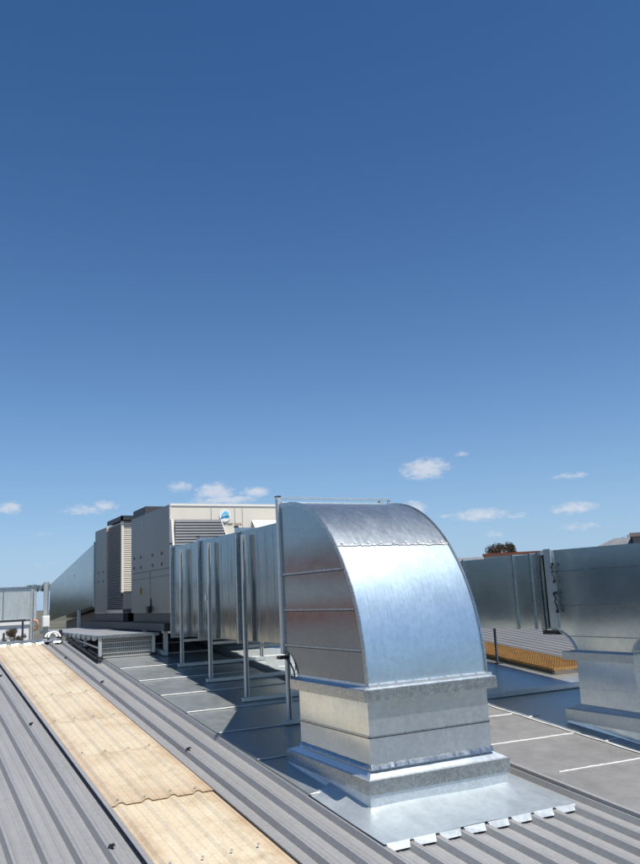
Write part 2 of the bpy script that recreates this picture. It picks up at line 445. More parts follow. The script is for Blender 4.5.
cover([(4.442,-.60)]+lower,M['cover'],0,EX0+.003,EX1-.003)
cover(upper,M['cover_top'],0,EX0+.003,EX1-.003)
for xx in (EX0,EX1):
    lip=MB()
    o1=offs(curve,.018); i1=offs(curve,-.014)
    for i in range(len(curve)-1):
        x0,x1=(xx-.006,xx+.003) if xx<3 else (xx-.003,xx+.006)
        lip.hexa([(x0,*i1[i]),(x1,*i1[i]),(x1,*i1[i+1]),(x0,*i1[i+1]),(x0,*o1[i]),(x1,*o1[i]),(x1,*o1[i+1]),(x0,*o1[i+1])])
    lip.build('edge_seam',M['collar'],el)
# transverse joint with sealant and screws
ys_,zs_=curve[isplit]; tj=MB(); n=60; prev=None
o8=offs(curve,.007); A=o8[isplit]; B=o8[isplit+1]
dy,dz=B[0]-A[0],B[1]-A[1]; L_=math.hypot(dy,dz); dy/=L_;dz/=L_
for i in range(n+1):
    x=EX0+.006+(EX1-EX0-.012)*i/n; j=random.uniform(-.004,.004); wd=.008*random.uniform(.5,1.5)
    q=[(x,A[0]+dy*(j-wd),A[1]+dz*(j-wd)),(x,A[0]+dy*j-.005*dz,A[1]+dz*j+.005*dy),(x,A[0]+dy*(j+wd),A[1]+dz*(j+wd))]
    if prev:
        for k in range(2): tj.quad(prev[k],q[k],q[k+1],prev[k+1])
    prev=q
for i in range(9):
    x=EX0+.05+(EX1-EX0-.1)*i/8; p=Vector((x,A[0]+dy*.012,A[1]+dz*.012)); nn=Vector((0,-dz,dy))
    tj.tube([p,p+nn*.012],.009,6)
tj.build('sealed_joint',M['sealant'],el)
s=MB(); vs=throat
for i in range(len(vs)-1): s.quad((EX0+.003,*vs[i]),(EX1-.003,*vs[i]),(EX1-.003,*vs[i+1]),(EX0+.003,*vs[i+1]))
s.build('throat_panel',M['side'],el)
# neck flange
def collar(mb,x0,x1,y0,y1,zt,zb,out,lipz=.012,skirt=None):
    pass
s=MB()
s.loft([(EX0-.004,EX1+.004,4.436,5.41,-.548,-.548),(EX0-.006,EX1+.006,4.43,5.415,-.566,-.566),(2.54,3.552,4.396,5.45,-.580,-.580)]); s.build('flange_ledge',M['ledge'],el)
s=MB()
s.loft([(2.54,3.552,4.396,5.45,-.580,-.580),(2.537,3.556,4.392,5.454,-.584,-.584),(2.537,3.556,4.392,5.454,-.650,-.650),(2.548,3.545,4.402,5.444,-.654,-.654),(EX0+.002,EX1-.002,4.442,5.40,-.66,-.66)])
s.build('neck_flange',M['collar'],el)
s=MB()   # turned lip and screws along the front of the flange
s.box(EX0+.0,EX1+.03,4.412,4.432,-.575,-.556)
for i in range(7): s.tube([(2.66+.125*i,4.42,-.557),(2.66+.125*i,4.42,-.548)],.009,6)
s.build('flange_lip',M['ledge'],el)
s=MB(); s.loft([(EX0,EX1,4.444,5.405,-.63,-.63),(EX0,EX1,4.444,5.405,-1.10,-1.10)]); s.build('curb',M['curb'],el)
s=MB(); 
for z in (-.861,):
    s.box(EX0-.004,EX0,4.44,5.409,z-.005,z+.005); s.box(EX0-.004,EX1+.004,4.440,4.444,z-.005,z+.005)
    s.box(EX1,EX1+.004,4.444,5.409,z-.005,z+.005)
s.build('curb_seam',M['collar'],el)
s=MB(); s.box(EX0-.002,EX0,4.44,5.409,-.872,-.8665); s.box(EX0-.002,EX1+.002,4.442,4.4438,-.872,-.8665); s.build('seam_gap',M['darksteel'],el)
rz=roof_z
s=MB()
s.loft([(EX0-.002,EX1+.002,4.442,5.407,-1.030,-1.015),(EX0-.006,EX1+.006,4.437,5.412,-1.054,-1.038),(2.55,3.592,4.405,5.548,-1.093,-1.072),
        (2.536,3.606,4.392,5.56,-1.099,-1.077)]); s.build('collar_ledge',M['ledge'],el)
s=MB()
s.loft([(2.536,3.606,4.392,5.56,-1.099,-1.077),(2.536,3.606,4.392,5.56,-1.180,-1.155),(2.546,3.596,4.402,5.55,-1.184,-1.159)])
s.build('base_collar',M['collar'],el)
s=MB()
s.loft([(2.548,3.585,4.404,5.55,-1.15,-1.13),(2.540,3.580,4.396,5.555,rz(4.396)+.012,rz(5.555)+.0)]); s.build('base_skirt',M['ledge'],el)
s=MB(); n=40     # sealant run round the top of the collar
def seal_run(a,b):
    prev=None
    for i in range(n+1):
        p=Vector(a).lerp(Vector(b),i/n)+Vector((0,random.uniform(-.001,.001),random.uniform(-.0012,.0012)))
        q=[p+Vector(t_) for t_ in ((0,.004,.014),(-.006,-.01,.004),(-.008,-.02,-.012))]
        if prev:
            for k in range(2): s.quad(prev[k],q[k],q[k+1],prev[k+1])
        prev=q
seal_run((EX0-.004,4.436,-1.034),(EX1+.004,4.436,-1.034))
prev=None
for i in range(n+1):
    p=Vector((EX0-.006,4.44+(5.40-4.44)*i/n,-1.034+.015*i/n+random.uniform(-.001,.001)))
    q=[p+Vector(t_) for t_ in ((.004,0,.012),(-.008,0,.002),(-.016,0,-.010))]
    if prev:
        for k in range(2): s.quad(prev[k],q[k],q[k+1],prev[k+1])
    prev=q
s.build('sealant_bead',M['collar'],el)
# bolted frame round the rear opening with a raised top rail
s=MB()
for (x0,x1,z0,z1) in ((2.566,2.594,-.42,.745),(3.50,3.528,-.42,.742)): s.box(x0,x1,5.62,5.665,z0,z1)
s.box(2.60,3.50,5.62,5.665,.69,.72); s.box(2.60,3.50,5.62,5.665,-.43,-.40)
s.build('rear_flange',M['strut'],el,bevel=.003)
s=MB(); s.box(2.555,3.60,5.62,5.640,.745,.757); s.box(3.575,3.60,5.625,5.635,.69,.745); s.build('top_rail',M['strut'],el)
s=MB(); s.box(2.563,2.597,5.617,5.668,.758,.768); s.build('post_cap',M['darksteel'],el)
s=MB(); s.box(2.535,2.61,5.605,5.67,-.455,-.432)
s.tube([(2.55,5.60,-.445),(2.56,5.55,-.45),(2.565,5.49,-.48),(2.57,5.45,-.53),(2.57,5.44,-.57)],.006,6); s.build('clamp_and_cable',M['black'],el)

# ------------------------------------------------------------------ long duct behind the elbow
DX0,DX1,DZ0,DZ1=3.05,3.97,-.405,.668
joints=[6.52,7.68,8.88,9.93]
d1=thing('supply_duct',(3.5,8.2,DZ0),'long galvanised duct with beaded sides between the front elbow and the big air conditioner','duct')
def beaded(y0,y1,x,sg,z0,z1,pitch=.20):
    """vertical beads pressed into a duct wall"""
    s=MB(); ys=[]; y=y0
    n=max(2,round((y1-y0)/pitch)); pt=(y1-y0)/n
    pts=[(y0,0)]
    for k in range(n):
        c=y0+pt*(k+.5); bulge=random.uniform(-.0015,.002)
        pts+=[(c-pt*.3,bulge),(c-.011,.0),(c-.005,.0045),(c+.005,.0045),(c+.011,.0),(c+pt*.3,random.uniform(-.001,.0015))]
    pts.append((y1,0)); pts.sort()
    m=8
    vs=[];fs=[]
    for j in range(m+1):
        t_=j/m; z=z0+(z1-z0)*t_; bow=math.sin(math.pi*t_)
        vs+=[(x+sg*(h*(1 if 0<j<m else .0)+.003*bow*math.sin(3*yy+2)),yy,z) for yy,h in pts]
    n_=len(pts)
    for j in range(m):
        for i in range(n_-1): fs.append((j*n_+i,j*n_+i+1,(j+1)*n_+i+1,(j+1)*n_+i))
    s.add(vs,fs); return s
for i in range(3):
    y0,y1=joints[i]+.012,joints[i+1]-.012
    s=beaded(y0,y1,DX0,-1,DZ0,DZ1+.004*i)
    s.quad((DX0,y0,DZ1),(DX1,y0,DZ1),(DX1,y1,DZ1+.004*i),(DX0,y1,DZ1+.004*i))
    s.quad((DX0,y0,DZ0),(DX1,y0,DZ0),(DX1,y1,DZ0),(DX0,y1,DZ0))
    s.quad((DX1,y0,DZ0),(DX1,y1,DZ0),(DX1,y1,DZ1),(DX1,y0,DZ1))
    s.build('duct_section',M['duct'],d1,fix=False)
for k,y in enumerate(joints):
    s=MB(); e=.045
    s.box(DX0-.03,DX0-.002,y-.018,y+.018,DZ0-.03,DZ1+e); s.box(DX1+.002,DX1+.03,y-.018,y+.018,DZ0-.03,DZ1+e)
    s.box(DX0-.002,DX1+.002,y-.018,y+.018,DZ1+.008,DZ1+e); s.box(DX0-.002,DX1+.002,y-.018,y+.018,DZ0-.03,DZ0-.002)
    f=s.build('joint_flange',M['collar'],d1)
    s=MB(); s.box(DX0-.035,DX0-.0,y-.022,y+.022,DZ1+e+.001,DZ1+e+.02); s.build('corner_piece',M['darksteel'],f)
s=MB()   # offset piece between the elbow and the straight duct
A_=[(2.60,5.667,-.40),(3.50,5.667,-.40),(3.50,5.667,.685),(2.60,5.667,.685)]
B_=[(DX0,6.50,DZ0),(DX1,6.50,DZ0),(DX1,6.50,DZ1),(DX0,6.50,DZ1)]
for i in range(4): s.quad(A_[i],A_[(i+1)%4],B_[(i+1)%4],B_[i])
s.build('offset_piece',M['duct'],d1,fix=False)
# small glued tag on the duct side
s=MB(); s.box(DX0-.012,DX0-.006,8.66,8.70,.0,.06); s.build('tag',M['white'],d1)

# strut frames carrying the long duct
def frame(y,x0,x1,ztop,label,xl=None,leg_top=.62):
    f=thing('support_frame',(x0,y,rz(y)),label,'support frame','strut frames under the ducts')
    s=MB(); s.box(xl or x0-.05,x1+.05,y-.02,y+.02,rz(y)+.010,rz(y)+.048); s.build('base_beam',M['strut'],f,bevel=.003)
    for x in (x0,x1):
        s=MB(); z0=rz(y)+.049
        # open channel section
        s.box(x-.018,x+.018,y+.012,y+.018,z0,leg_top); s.box(x-.018,x-.015,y-.018,y+.012,z0,leg_top); s.box(x+.015,x+.018,y-.018,y+.012,z0,leg_top)
        s.box(x-.018,x-.009,y-.0185,y-.0175,z0,leg_top); s.box(x+.009,x+.018,y-.0185,y-.0175,z0,leg_top)
        s.build('post',M['strut'],f)
    s=MB(); s.box(x0+.0212,x1-.0212,y-.02,y+.02,DZ0-.062,DZ0-.033); s.build('cross_rail',M['strut'],f)
    return f
frame(6.48,3.0,4.02,0,'strut frame nearest the front elbow, its long base beam reaching to the right duct')
frame(7.43,3.0,4.02,0,'strut frame under the long duct, second from the front elbow')
frame(8.44,3.0,4.02,0,'strut frame under the long duct, third from the front elbow')
frame(9.43,3.0,4.02,0,'strut frame under the long duct, last before the big air conditioner')
for o in [o for o in bpy.data.objects if o.name=='base_beam']:
    pass
# long cross beam shared with the right hand duct
s=MB(); s.box(4.08,6.75,6.455,6.505,rz(6.48)+.010,rz(6.48)+.058)
tag(s.build('cross_beam',M['strut'],bevel=.003),'long galvanised beam lying across the shaded flashing behind the elbow','beam')

# ------------------------------------------------------------------ right duct and its branch piece
PX0,PX1=5.2,6.5
pl=thing('branch_duct',(5.85,5.03,-1.2),'wide galvanised branch duct with curved throats on a roof curb at the right edge','duct')
arc=[(5.585,-.398),(5.52,-.405),(5.46,-.425),(5.40,-.458),(5.355,-.50),(5.325,-.55),(5.315,-.60)]
mir=[(10.03-y,z) for y,z in arc][::-1]
poly=[(5.585,.297),(5.585,-.398)]+arc[1:]+[(5.315,-.62),(4.715,-.62)]+mir+[(4.445,.285)]
s=MB(); s.prism(poly,PX0,PX1); s.build('duct_body',M['dullside'],pl)
for z,a,b in ((.103,4.46,5.57),(-.191,4.46,5.57),(-.452,4.65,5.38)):
    s=MB(); s.box(PX0-.005,PX0,a,b,z-.004,z+.004); s.build('seam',M['collar'],pl)
for arc_ in (arc,mir):
    lp=MB()
    for i in range(len(arc_)-1):
        (ya,za),(yb,zb)=arc_[i],arc_[i+1]
        lp.bar((PX0-.004,ya,za),(PX0-.004,yb,zb),.014)
    lp.build('edge_seam',M['strut'],pl)
s=MB(); s.box(PX0-.02,PX0-.002,5.50,5.585,-.39,.31); s.build('side_flange',M['strut'],pl)
for z0,z1 in ((.17,.02),(-.08,-.24)):
    s=MB()
    s.tube([(PX0-.03,5.50,z0),(PX0-.034,5.47,z0-.05),(PX0-.03,5.49,(z0+z1)/2),(PX0-.034,5.465,z1+.04),(PX0-.03,5.46,z1)],.007,6)
    for z in (z0,z1): s.box(PX0-.04,PX0-.026,5.456,5.478,z-.012,z+.012)
    s.build('strap_clip',M['black'],pl)
s=MB()
s.loft([(PX0-.004,PX1+.004,4.711,5.319,-.565,-.565),(5.152,6.548,4.668,5.445,-.578,-.578),(5.150,6.55,4.666,5.447,-.582,-.582),
        (5.150,6.55,4.666,5.447,-.645,-.645),(PX0+.003,PX1-.003,4.72,5.31,-.652,-.652)]); s.build('neck_flange',M['strut'],pl)
s=MB(); s.loft([(PX0,PX1,4.715,5.33,-.63,-.63),(PX0,PX1,4.715,5.335,-1.07,-1.07)]); s.build('curb',M['curb'],pl)
s=MB(); s.box(PX0-.004,PX0,4.72,5.33,-.885,-.875); s.build('curb_seam',M['curb'],pl)
s=MB(); s.loft([(PX0-.003,PX1+.003,4.712,5.337,-1.02,-1.01),(5.165,6.54,4.60,5.46,-1.052,-1.05),(5.150,6.55,4.585,5.475,-1.058,-1.056),(5.150,6.55,4.585,5.475,-1.165,-1.15)])
s.build('base_collar',M['strut'],pl)
s=MB(); s.loft([(5.162,6.54,4.597,5.463,-1.14,-1.13),(5.155,6.545,4.59,5.468,rz(4.59)+.008,rz(5.468)+.008)]); s.build('base_skirt',M['curb'],pl)
s=MB(); s.box(PX0,PX1,3.3,4.44,-.395,.28); s.build('stub_duct',M['duct'],pl)
s=MB(); s.box(PX0-.02,PX1+.02,4.446,4.475,.299,.315); s.box(PX0-.02,PX0-.003,4.446,4.475,-.38,.299); s.build('joint_flange',M['collar'],pl)

d2=thing('return_duct',(5.85,8,-.4),'plain galvanised duct at the right joined to the branch duct by a black sleeve','duct')
yy=[5.69,5.79,6.03,6.80,7.9,9.0,10.1]
for i in range(6):
    s=MB()
    y0,y1=yy[i]+.004,yy[i+1]-.004
    s.quad((PX0,y0,-.4),(PX0,y1,-.4),(PX0,y1,.276),(PX0,y0,.276))
    s.quad((PX0,y0,.276),(PX1,y0,.276),(PX1,y1,.276),(PX0,y1,.276)); s.quad((PX0,y0,-.4),(PX1,y0,-.4),(PX1,y1,-.4),(PX0,y1,-.4))
    s.quad((PX1,y0,-.4),(PX1,y1,-.4),(PX1,y1,.276),(PX1,y0,.276))
    s.build('duct_section',M['dullside'],d2,fix=False)
for y in yy[1:]:
    s=MB(); s.box(PX0-.012,PX0-.001,y-.01,y+.01,-.40,.28); s.box(PX0-.012,PX1+.01,y-.01,y+.01,.278,.29); s.build('joint_strip',M['collar'],d2)
s=MB(); s.box(PX0-.02,PX1+.02,5.655,5.69,.278,.292); s.box(PX0-.02,PX0-.002,5.655,5.70,-.41,.278); s.build('end_flange',M['collar'],d2)
s=MB(); s.box(PX0+.03,PX1-.03,5.58,5.66,-.38,.26); s.build('flexible_sleeve',M['canvas'],d2)
s=MB(); s.box(PX0-.03,PX0+.03,5.50,5.68,-.44,-.408); s.build('sleeve_clamp',M['black'],d2)
s=MB(); s.box(PX0,PX1,5.60,5.65,.262,.30); s.build('sleeve_cover',M['white'],d2)
def leg2(x,y,label):
    s=MB(); s.box(x-.011,x+.011,y-.011,y+.011,rz(y)+.010,-.402); l=s.build('leg',M['slat'],d2)
    s=MB(); s.box(x-.05,x+.05,y-.05,y+.05,rz(y)+.004,rz(y)+.0098); s.build('foot_plate',M['darksteel'],l)
leg2(6.47,7.95,'thin dark leg under the right duct, beside the orange walkway')
leg2(6.47,10.3,'thin dark leg under the right duct, far end behind the front elbow')

# orange walkway grating
gw=thing('walkway_grating',roof_pt(6.85,9,0),'orange open mesh walkway grating on the roof behind the right branch duct','walkway')
s=MB(); X0,X1,Y0,Y1=6.56,7.16,7.08,12.0
n=15
for i in range(n+1):
    x=X0+(X1-X0)*i/n; s.rbox(x-.003,x+.003,Y0,Y1,.060,.080)
k=int((Y1-Y0)/.04)
for j in range(k+1):
    y=Y0+(Y1-Y0)*j/k; s.rbox(X0,X1,y-.003,y+.003,.061,.079)
s.build('grating_mesh',M['orange'],gw,fix=True)
s=MB()
for x in (X0-.004,X1): s.rbox(x-.004,x+.004,Y0,Y1,.056,.082)
s.rbox(X0,X1,Y0-.012,Y0-.004,.056,.082); s.build('edge_bar',M['orange'],gw)
for x in (X0+.05,X1-.05):
    s=MB(); s.rbox(x-.02,x+.02,Y0+.05,Y1,.008,.058); s.build('bearer',M['darksteel'],gw)

# ------------------------------------------------------------------ air conditioners
UX=3.05
ac=thing('air_conditioner',(3.9,11,-.14),'large cream rooftop air conditioner nearest the long duct, with slatted hoods and a blue emblem','air conditioner','air conditioners beyond the ridge')
s=MB(); s.box(UX,4.72,10.0,11.97,-.13,1.24); s.build('cabinet',M['cream'],ac,bevel=.006)
s=MB()
for x in (3.60,3.93,4.04): s.box(x-.004,x+.004,9.997,10.0,.72,1.19)
s.box(UX+.02,4.7,9.996,10.0,1.20,1.21)
s.build('panel_joint',M['deckm'],ac)
s=MB(); s.box(UX-.008,UX,10.0,10.026,-.12,1.238); s.box(UX-.002,4.72,9.992,10.0,1.215,1.245); s.build('corner_trim',M['creamedge'],ac)
s=MB(); s.box(UX-.004,UX-.0005,10.028,11.965,-.125,1.236); s.build('side_panel',M['sideshade'],ac)
s=MB(); s.box(UX-.007,UX-.004,10.03,11.95,.425,.433); s.box(UX-.007,UX-.004,10.95,10.958,-.12,.42); s.box(UX-.006,UX-.004,10.03,11.95,.335,.341); s.build('door_joint',M['darksteel'],ac)
for z in (.64,.50):
    for y in (10.39,10.83,11.44,11.80):
        s=MB(); s.tube([(UX-.010,y,z+.01*(y-11)),(UX,y,z+.01*(y-11))],.022,10); s.build('bolt_cap',M['black'],ac)
s=MB(); s.box(UX-.02,UX,11.42,11.46,.12,.22); s.build('door_latch',M['amber'],ac)  # sun glint on the latch put into its amber colour
s=MB(); s.box(UX-.015,UX,10.90,10.93,-.1,.06); s.box(UX-.06,UX-.016,10.86,10.97,-.13,-.04); s.build('drain_fitting',M['black'],ac)
s=MB(); s.box(UX-.006,UX,11.28,11.44,1.055,1.085); s.tube([(UX-.006,11.36,1.13),(UX,11.36,1.13)],.05,14); s.build('maker_badge',M['deckm'],ac)
s=MB(); s.box(UX+.02,4.6,11.28,11.31,1.243,1.36); s.box(UX+.02,UX+.05,11.31,11.95,1.243,1.355); s.box(UX+.05,4.6,11.31,11.93,1.243,1.30)
for k in range(7): s.box(UX+.05,4.6,11.34+.085*k,11.36+.085*k,1.33,1.345)
s.build('fan_guard',M['darksteel'],ac)
for x in (UX+.03,4.6):
    s=MB(); s.box(x,x+.08,10.0,11.97,-.26,-.131); s.build('base_rail',M['darksteel'],ac)
# slatted intake hoods on the front
def hood(x0,x1,w0,w1,ztop,zbot,proj):
    # louvre blades widening downwards, from (x0,x1) at the top to (w0,w1) at the foot
    f=MB(); n=9
    for k in range(n):
        ta,tb_=k/n,(k+.92)/n
        L=lambda a,b,t_: a+(b-a)*t_
        ya,za=9.985-proj*ta,ztop+(zbot-ztop)*ta; yb,zb=9.985-proj*tb_-.014,ztop+(zbot-ztop)*tb_
        a0,a1,b0,b1=L(x0,w0,ta),L(x1,w1,ta),L(x0,w0,tb_),L(x1,w1,tb_)
        f.hexa([(b0,yb,zb),(b1,yb,zb),(b1,yb+.012,zb),(b0,yb+.012,zb),(a0,ya,za),(a1,ya,za),(a1,ya+.012,za),(a0,ya+.012,za)])
    h=f.build('intake_hood',M['slat'],ac)
    q=MB(); q.hexa([(w0-.03,9.985-proj,zbot),(w0-.004,9.985-proj,zbot),(w0-.004,9.99,zbot),(w0-.03,9.99,zbot),(w0-.03,9.94,ztop),(w0-.004,9.94,ztop),(w0-.004,9.99,ztop),(w0-.03,9.99,ztop)])
    q.build('hood_cheek',M['creamedge'],h)
    q=MB(); q.hexa([(w1,9.985-proj,zbot),(w1+.012,9.985-proj,zbot),(w1+.012,9.99,zbot),(w1,9.99,zbot),(x1,9.97,ztop),(x1+.012,9.97,ztop),(x1+.012,9.99,ztop),(x1,9.99,ztop)])
    q.build('hood_cheek',M['creamedge'],h)
    return h
hood(3.105,3.72,3.07,3.80,1.035,.70,.10)
f=MB(); f.add([(4.17,9.99,1.03),(4.62,9.99,1.03),(4.62,9.70,.74),(4.17,9.70,.74),(4.17,9.99,.74),(4.62,9.99,.74)],[(0,3,2,1),(0,4,3),(1,2,5)])
f.build('intake_hood',M['creamedge'],ac,fix=False)
f=MB(); f.add([(4.165,9.985,1.02),(4.165,9.72,.75),(4.165,9.985,.75)],[(0,1,2)]); f.build('hood_cheek',M['deckm'],ac,fix=False)
# emblem and maker's wording
s=MB(); s.tube([(3.79,9.988,1.088),(3.79,9.996,1.088)],.080,28); em=s.build('emblem_disc',M['white'],ac)
def flat(pts,y,name,m,par):
    s=MB(); n=len(pts); s.add([(x,y,z) for x,z in pts]+[(x,y+.002,z) for x,z in pts],[tuple(range(n)),tuple(range(2*n-1,n-1,-1))]+[(i,(i+1)%n,n+(i+1)%n,n+i) for i in range(n)])
    return s.build(name,m,par)
flat([(3.735,1.09),(3.765,1.13),(3.79,1.148),(3.82,1.142),(3.845,1.118),(3.82,1.108),(3.79,1.112),(3.765,1.10)],9.984,'emblem_wave',M['sky_emblem'],em)
flat([(3.728,1.04),(3.735,1.075),(3.77,1.085),(3.80,1.095),(3.845,1.096),(3.85,1.065),(3.82,1.058),(3.78,1.062),(3.75,1.05)],9.984,'emblem_wave',M['teal'],em)
def text(body,x,z,size,m,name,par,y=9.994):
    cu=bpy.data.curves.new(name,'FONT'); cu.body=body; cu.size=size; cu.extrude=.001; cu.align_x='LEFT'
    o=bpy.data.objects.new(name,cu); COL.objects.link(o)
    dg=bpy.context.evaluated_depsgraph_get(); me=bpy.data.meshes.new_from_object(o.evaluated_get(dg)); bpy.data.objects.remove(o)
    me.materials.append(m); me.transform(Matrix.Translation((x,y,z))@Matrix.Rotation(R(90),4,'X'))
    o=bpy.data.objects.new(name,me); COL.objects.link(o); o.parent=par; o.matrix_parent_inverse=Matrix.Translation(-Vector(par.location)); return o
text('temper',3.755,.968,.052,M['ink'],'wording',ac); text('zone',3.925,.968,.052,M['amber'],'wording',ac)

ac2=thing('air_conditioner',(3.9,13.5,-.14),'second cream rooftop air conditioner behind the first, its sides all fine louvres','air conditioner','air conditioners beyond the ridge')
s=MB(); s.box(UX,4.72,13.62,14.5,-.13,1.285); s.box(UX+.03,4.7,12.6,13.62,-.13,1.28); s.build('cabinet',M['cream'],ac2)
s=MB(); s.box(UX-.004,UX-.0005,13.63,14.49,-.12,1.28); s.build('side_panel',M['sideshade'],ac2)
s=MB()
for k in range(44):
    z=-.08+1.34*k/44; s.hexa([(UX-.0,12.6,z),(UX+.028,12.6,z+.012),(UX+.028,13.60,z+.012),(UX,13.60,z),(UX-.0,12.6,z+.014),(UX+.028,12.6,z+.026),(UX+.028,13.60,z+.026),(UX,13.60,z+.014)])
s.build('side_louvre',M['slat'],ac2)
s=MB()
for k in range(32):
    z=.20+1.06*k/32; s.hexa([(UX,12.555,z),(3.9,12.555,z),(3.9,12.598,z+.012),(UX,12.598,z+.012),(UX,12.555,z+.02),(3.9,12.555,z+.02),(3.9,12.598,z+.03),(UX,12.598,z+.03)])
s.box(UX-.01,UX+.022,12.54,12.60,.18,1.275); s.build('front_louvre',M['creamedge'],ac2)
s=MB(); s.box(UX+.02,4.0,12.57,12.597,-.12,.17); s.build('lower_grille',M['slat'],ac2)
s=MB(); s.box(UX-.02,4.1,12.5,12.56,1.29,1.36); s.box(UX-.02,UX+.0,12.5,13.5,1.29,1.36)
s.box(UX,4.1,12.56,13.5,1.30,1.33)
for k in range(11): s.box(UX,4.1,12.58+.085*k,12.60+.085*k,1.345,1.36)
s.build('fan_guard',M['darksteel'],ac2)
for z in (.55,.40):
    for y in (13.85,14.2):
        s=MB(); s.tube([(UX-.008,y,z),(UX,y,z)],.022,8); s.build('bolt_cap',M['black'],ac2)
s=MB(); s.box(UX-.006,UX,14.0,14.12,1.02,1.05); s.build('maker_badge',M['deckm'],ac2)

for x in (UX+.03,4.6):
    s=MB(); s.box(x,x+.08,12.6,14.5,-.26,-.131); s.build('base_rail',M['darksteel'],ac2)
tp=MB(); p0=[(UX,14.56,.01),(4.4,14.56,.01),(4.4,14.56,1.09),(UX,14.56,1.09)]; p1=[(UX,19.3,-.29),(4.4,19.3,-.29),(4.4,19.3,.515),(UX,19.3,.515)]
td=thing('tapered_duct',(3.7,17,-.2),'galvanised duct tapering away downwards behind the second air conditioner','duct')
for i in range(4): tp.quad(p0[i],p0[(i+1)%4],p1[(i+1)%4],p1[i])
tp.quad(*p1); tp.build('duct_body',M['side'],td)
s=MB(); s.box(UX-.02,4.42,14.52,14.56,-.02,1.11); s.build('joint_flange',M['strut'],td)
s=MB(); s.hexa([(UX+.3,14.7,rz(14.7)),(4.3,14.7,rz(14.7)),(4.3,18.9,rz(18.9)),(UX+.3,18.9,rz(18.9)),(UX+.3,14.7,-.03),(4.3,14.7,-.03),(4.3,18.9,-.30),(UX+.3,18.9,-.30)]); s.build('shade_block',M['darksteel'],td)  # dark block added to stand in for the shade under the tapered duct
s=MB(); s.bar((UX+.02,16.0,rz(16)),(UX+.02,16.0,-.07),.05); s.build('prop',M['white'],td)
s=MB(); s.tube([(UX-.004,16.4,.6),(UX+.004,16.4,.6)],.03,10); s.build('plug',M['white'],td)

# ------------------------------------------------------------------ platform beside the units
dk=thing('raised_platform',(2.6,11.5,rz(11.5)),'low grey sheet metal platform on short posts beside the air conditioners','platform')
s=MB(); s.box(2.235,2.98,10.36,15.0,-.40,-.372); s.build('deck',M['deckm'],dk,bevel=.003)
s=MB(); s.box(2.225,2.99,10.345,10.358,-.405,-.368); s.build('front_edge',M['collar'],dk)
for k in range(14):
    s=MB(); y=10.42+.33*k; s.hexa([(2.20,y,-.43),(2.234,y,-.40),(2.234,y+.2,-.40),(2.20,y+.2,-.43),(2.205,y,-.375),(2.234,y,-.37),(2.234,y+.2,-.37),(2.205,y+.2,-.375)])
    s.build('edge_tab',M['collar'],dk)
for (x,y) in ((2.25,10.38),(2.25,11.25),(2.25,12.2),(2.93,10.40)):
    s=MB(); s.box(x-.018,x+.018,y-.018,y+.018,rz(y)+.0,-.401); po=s.build('post',M['strut'],dk)
    s=MB(); s.box(x-.03,x+.03,y-.03,y+.03,rz(y)+.006,rz(y)+.04); s.build('foot',M['black'],po)
s=MB(); s.rbox(2.26,2.29,10.4,12.3,.002,.035); s.build('ground_rail',M['darksteel'],dk)
s=MB(); s.bar((2.25,10.4,-.52),(2.25,12.2,-.44),.02); s.build('brace',M['strut'],dk)
# slotted cable trays leaning under the front edge
ct=thing('cable_tray_stack',(2.6,10.45,rz(10.45)),'stack of slotted cable trays standing under the front of the low platform','cable trays')
for r_ in range(4):
    s=MB(); z0=rz(10.45)+.01+.063*r_; y=10.42+.015*r_; x0=2.28; x1=2.92+.02*r_
    n=26; dx=(x1-x0)/n
    s.box(x0,x1,y,y+.012,z0,z0+.014); s.box(x0,x1,y,y+.012,z0+.044,z0+.058)
    s.box(x0,x1,y-.012,y,z0+.05,z0+.058)
    for i in range(n): s.box(x0+dx*i,x0+dx*(i+.5),y+.001,y+.011,z0+.014,z0+.044)
    s.build('slotted_tray',M['perf'],ct)
    s=MB(); s.box(x0,x1,y+.02,y+.024,z0,z0+.058); s.build('tray_back',M['slat'],ct)
# dark frame under the units
pf=thing('unit_platform',(3.9,12,rz(12)),'dark steel platform frame carrying both air conditioners','platform')
s=MB(); s.box(3.0,4.85,10.15,15.1,-.36,-.262); s.build('deck',M['darksteel'],pf)
for (x,y) in ((3.06,10.3),(3.06,11.3),(4.7,10.3),(4.7,12.5)):
    s=MB(); s.box(x-.025,x+.025,y-.025,y+.025,rz(y)+.006,-.361); s.build('post',M['strut'],pf)
s=MB(); s.bar((3.02,10.2,rz(10.2)+.05),(3.02,12.3,rz(12.3)+.05),.05); s.build('ground_rail',M['strut'],pf)

# ------------------------------------------------------------------ left duct beyond the ridge and small items
ld=thing('cross_duct',(0,13.6,-.15),'pale galvanised duct crossing the left picture edge beyond the ridge','duct')
xs=[-3.6,-2.4,-1.2,0,.75,1.45,1.95]
for i in range(6):
    s=MB(); s.box(xs[i]+.006,xs[i+1]-.006,13.55,14.3,-.155,.315); s.build('duct_section',M['pale'],ld)
s=MB(); s.box(-3.6,1.96,13.53,14.32,.317,.345); s.build('top_angle',M['collar'],ld)
s=MB(); s.box(-3.6,1.96,13.53,13.60,-.19,-.157); s.build('bottom_rail',M['collar'],ld)
for x in xs[1:-1]:
    s=MB(); s.box(x-.005,x+.005,13.535,13.549,-.15,.31); s.build('joint_strip',M['collar'],ld)
def stand(x,y,w_,ztop,label,m='strut'):
    s=MB(); z0=rz(y)-.03
    s.box(x-w_/2,x+w_/2,y+.02,y+.028,z0,ztop); s.box(x-w_/2,x-w_/2+.006,y-.02,y+.02,z0,ztop); s.box(x+w_/2-.006,x+w_/2,y-.02,y+.02,z0,ztop)
    return tag(s.build('strut_post',M[m]),label,'post','strut posts by the cross duct')
stand(1.83,13.2,.05,.30,'upright galvanised strut post in front of the pale cross duct')
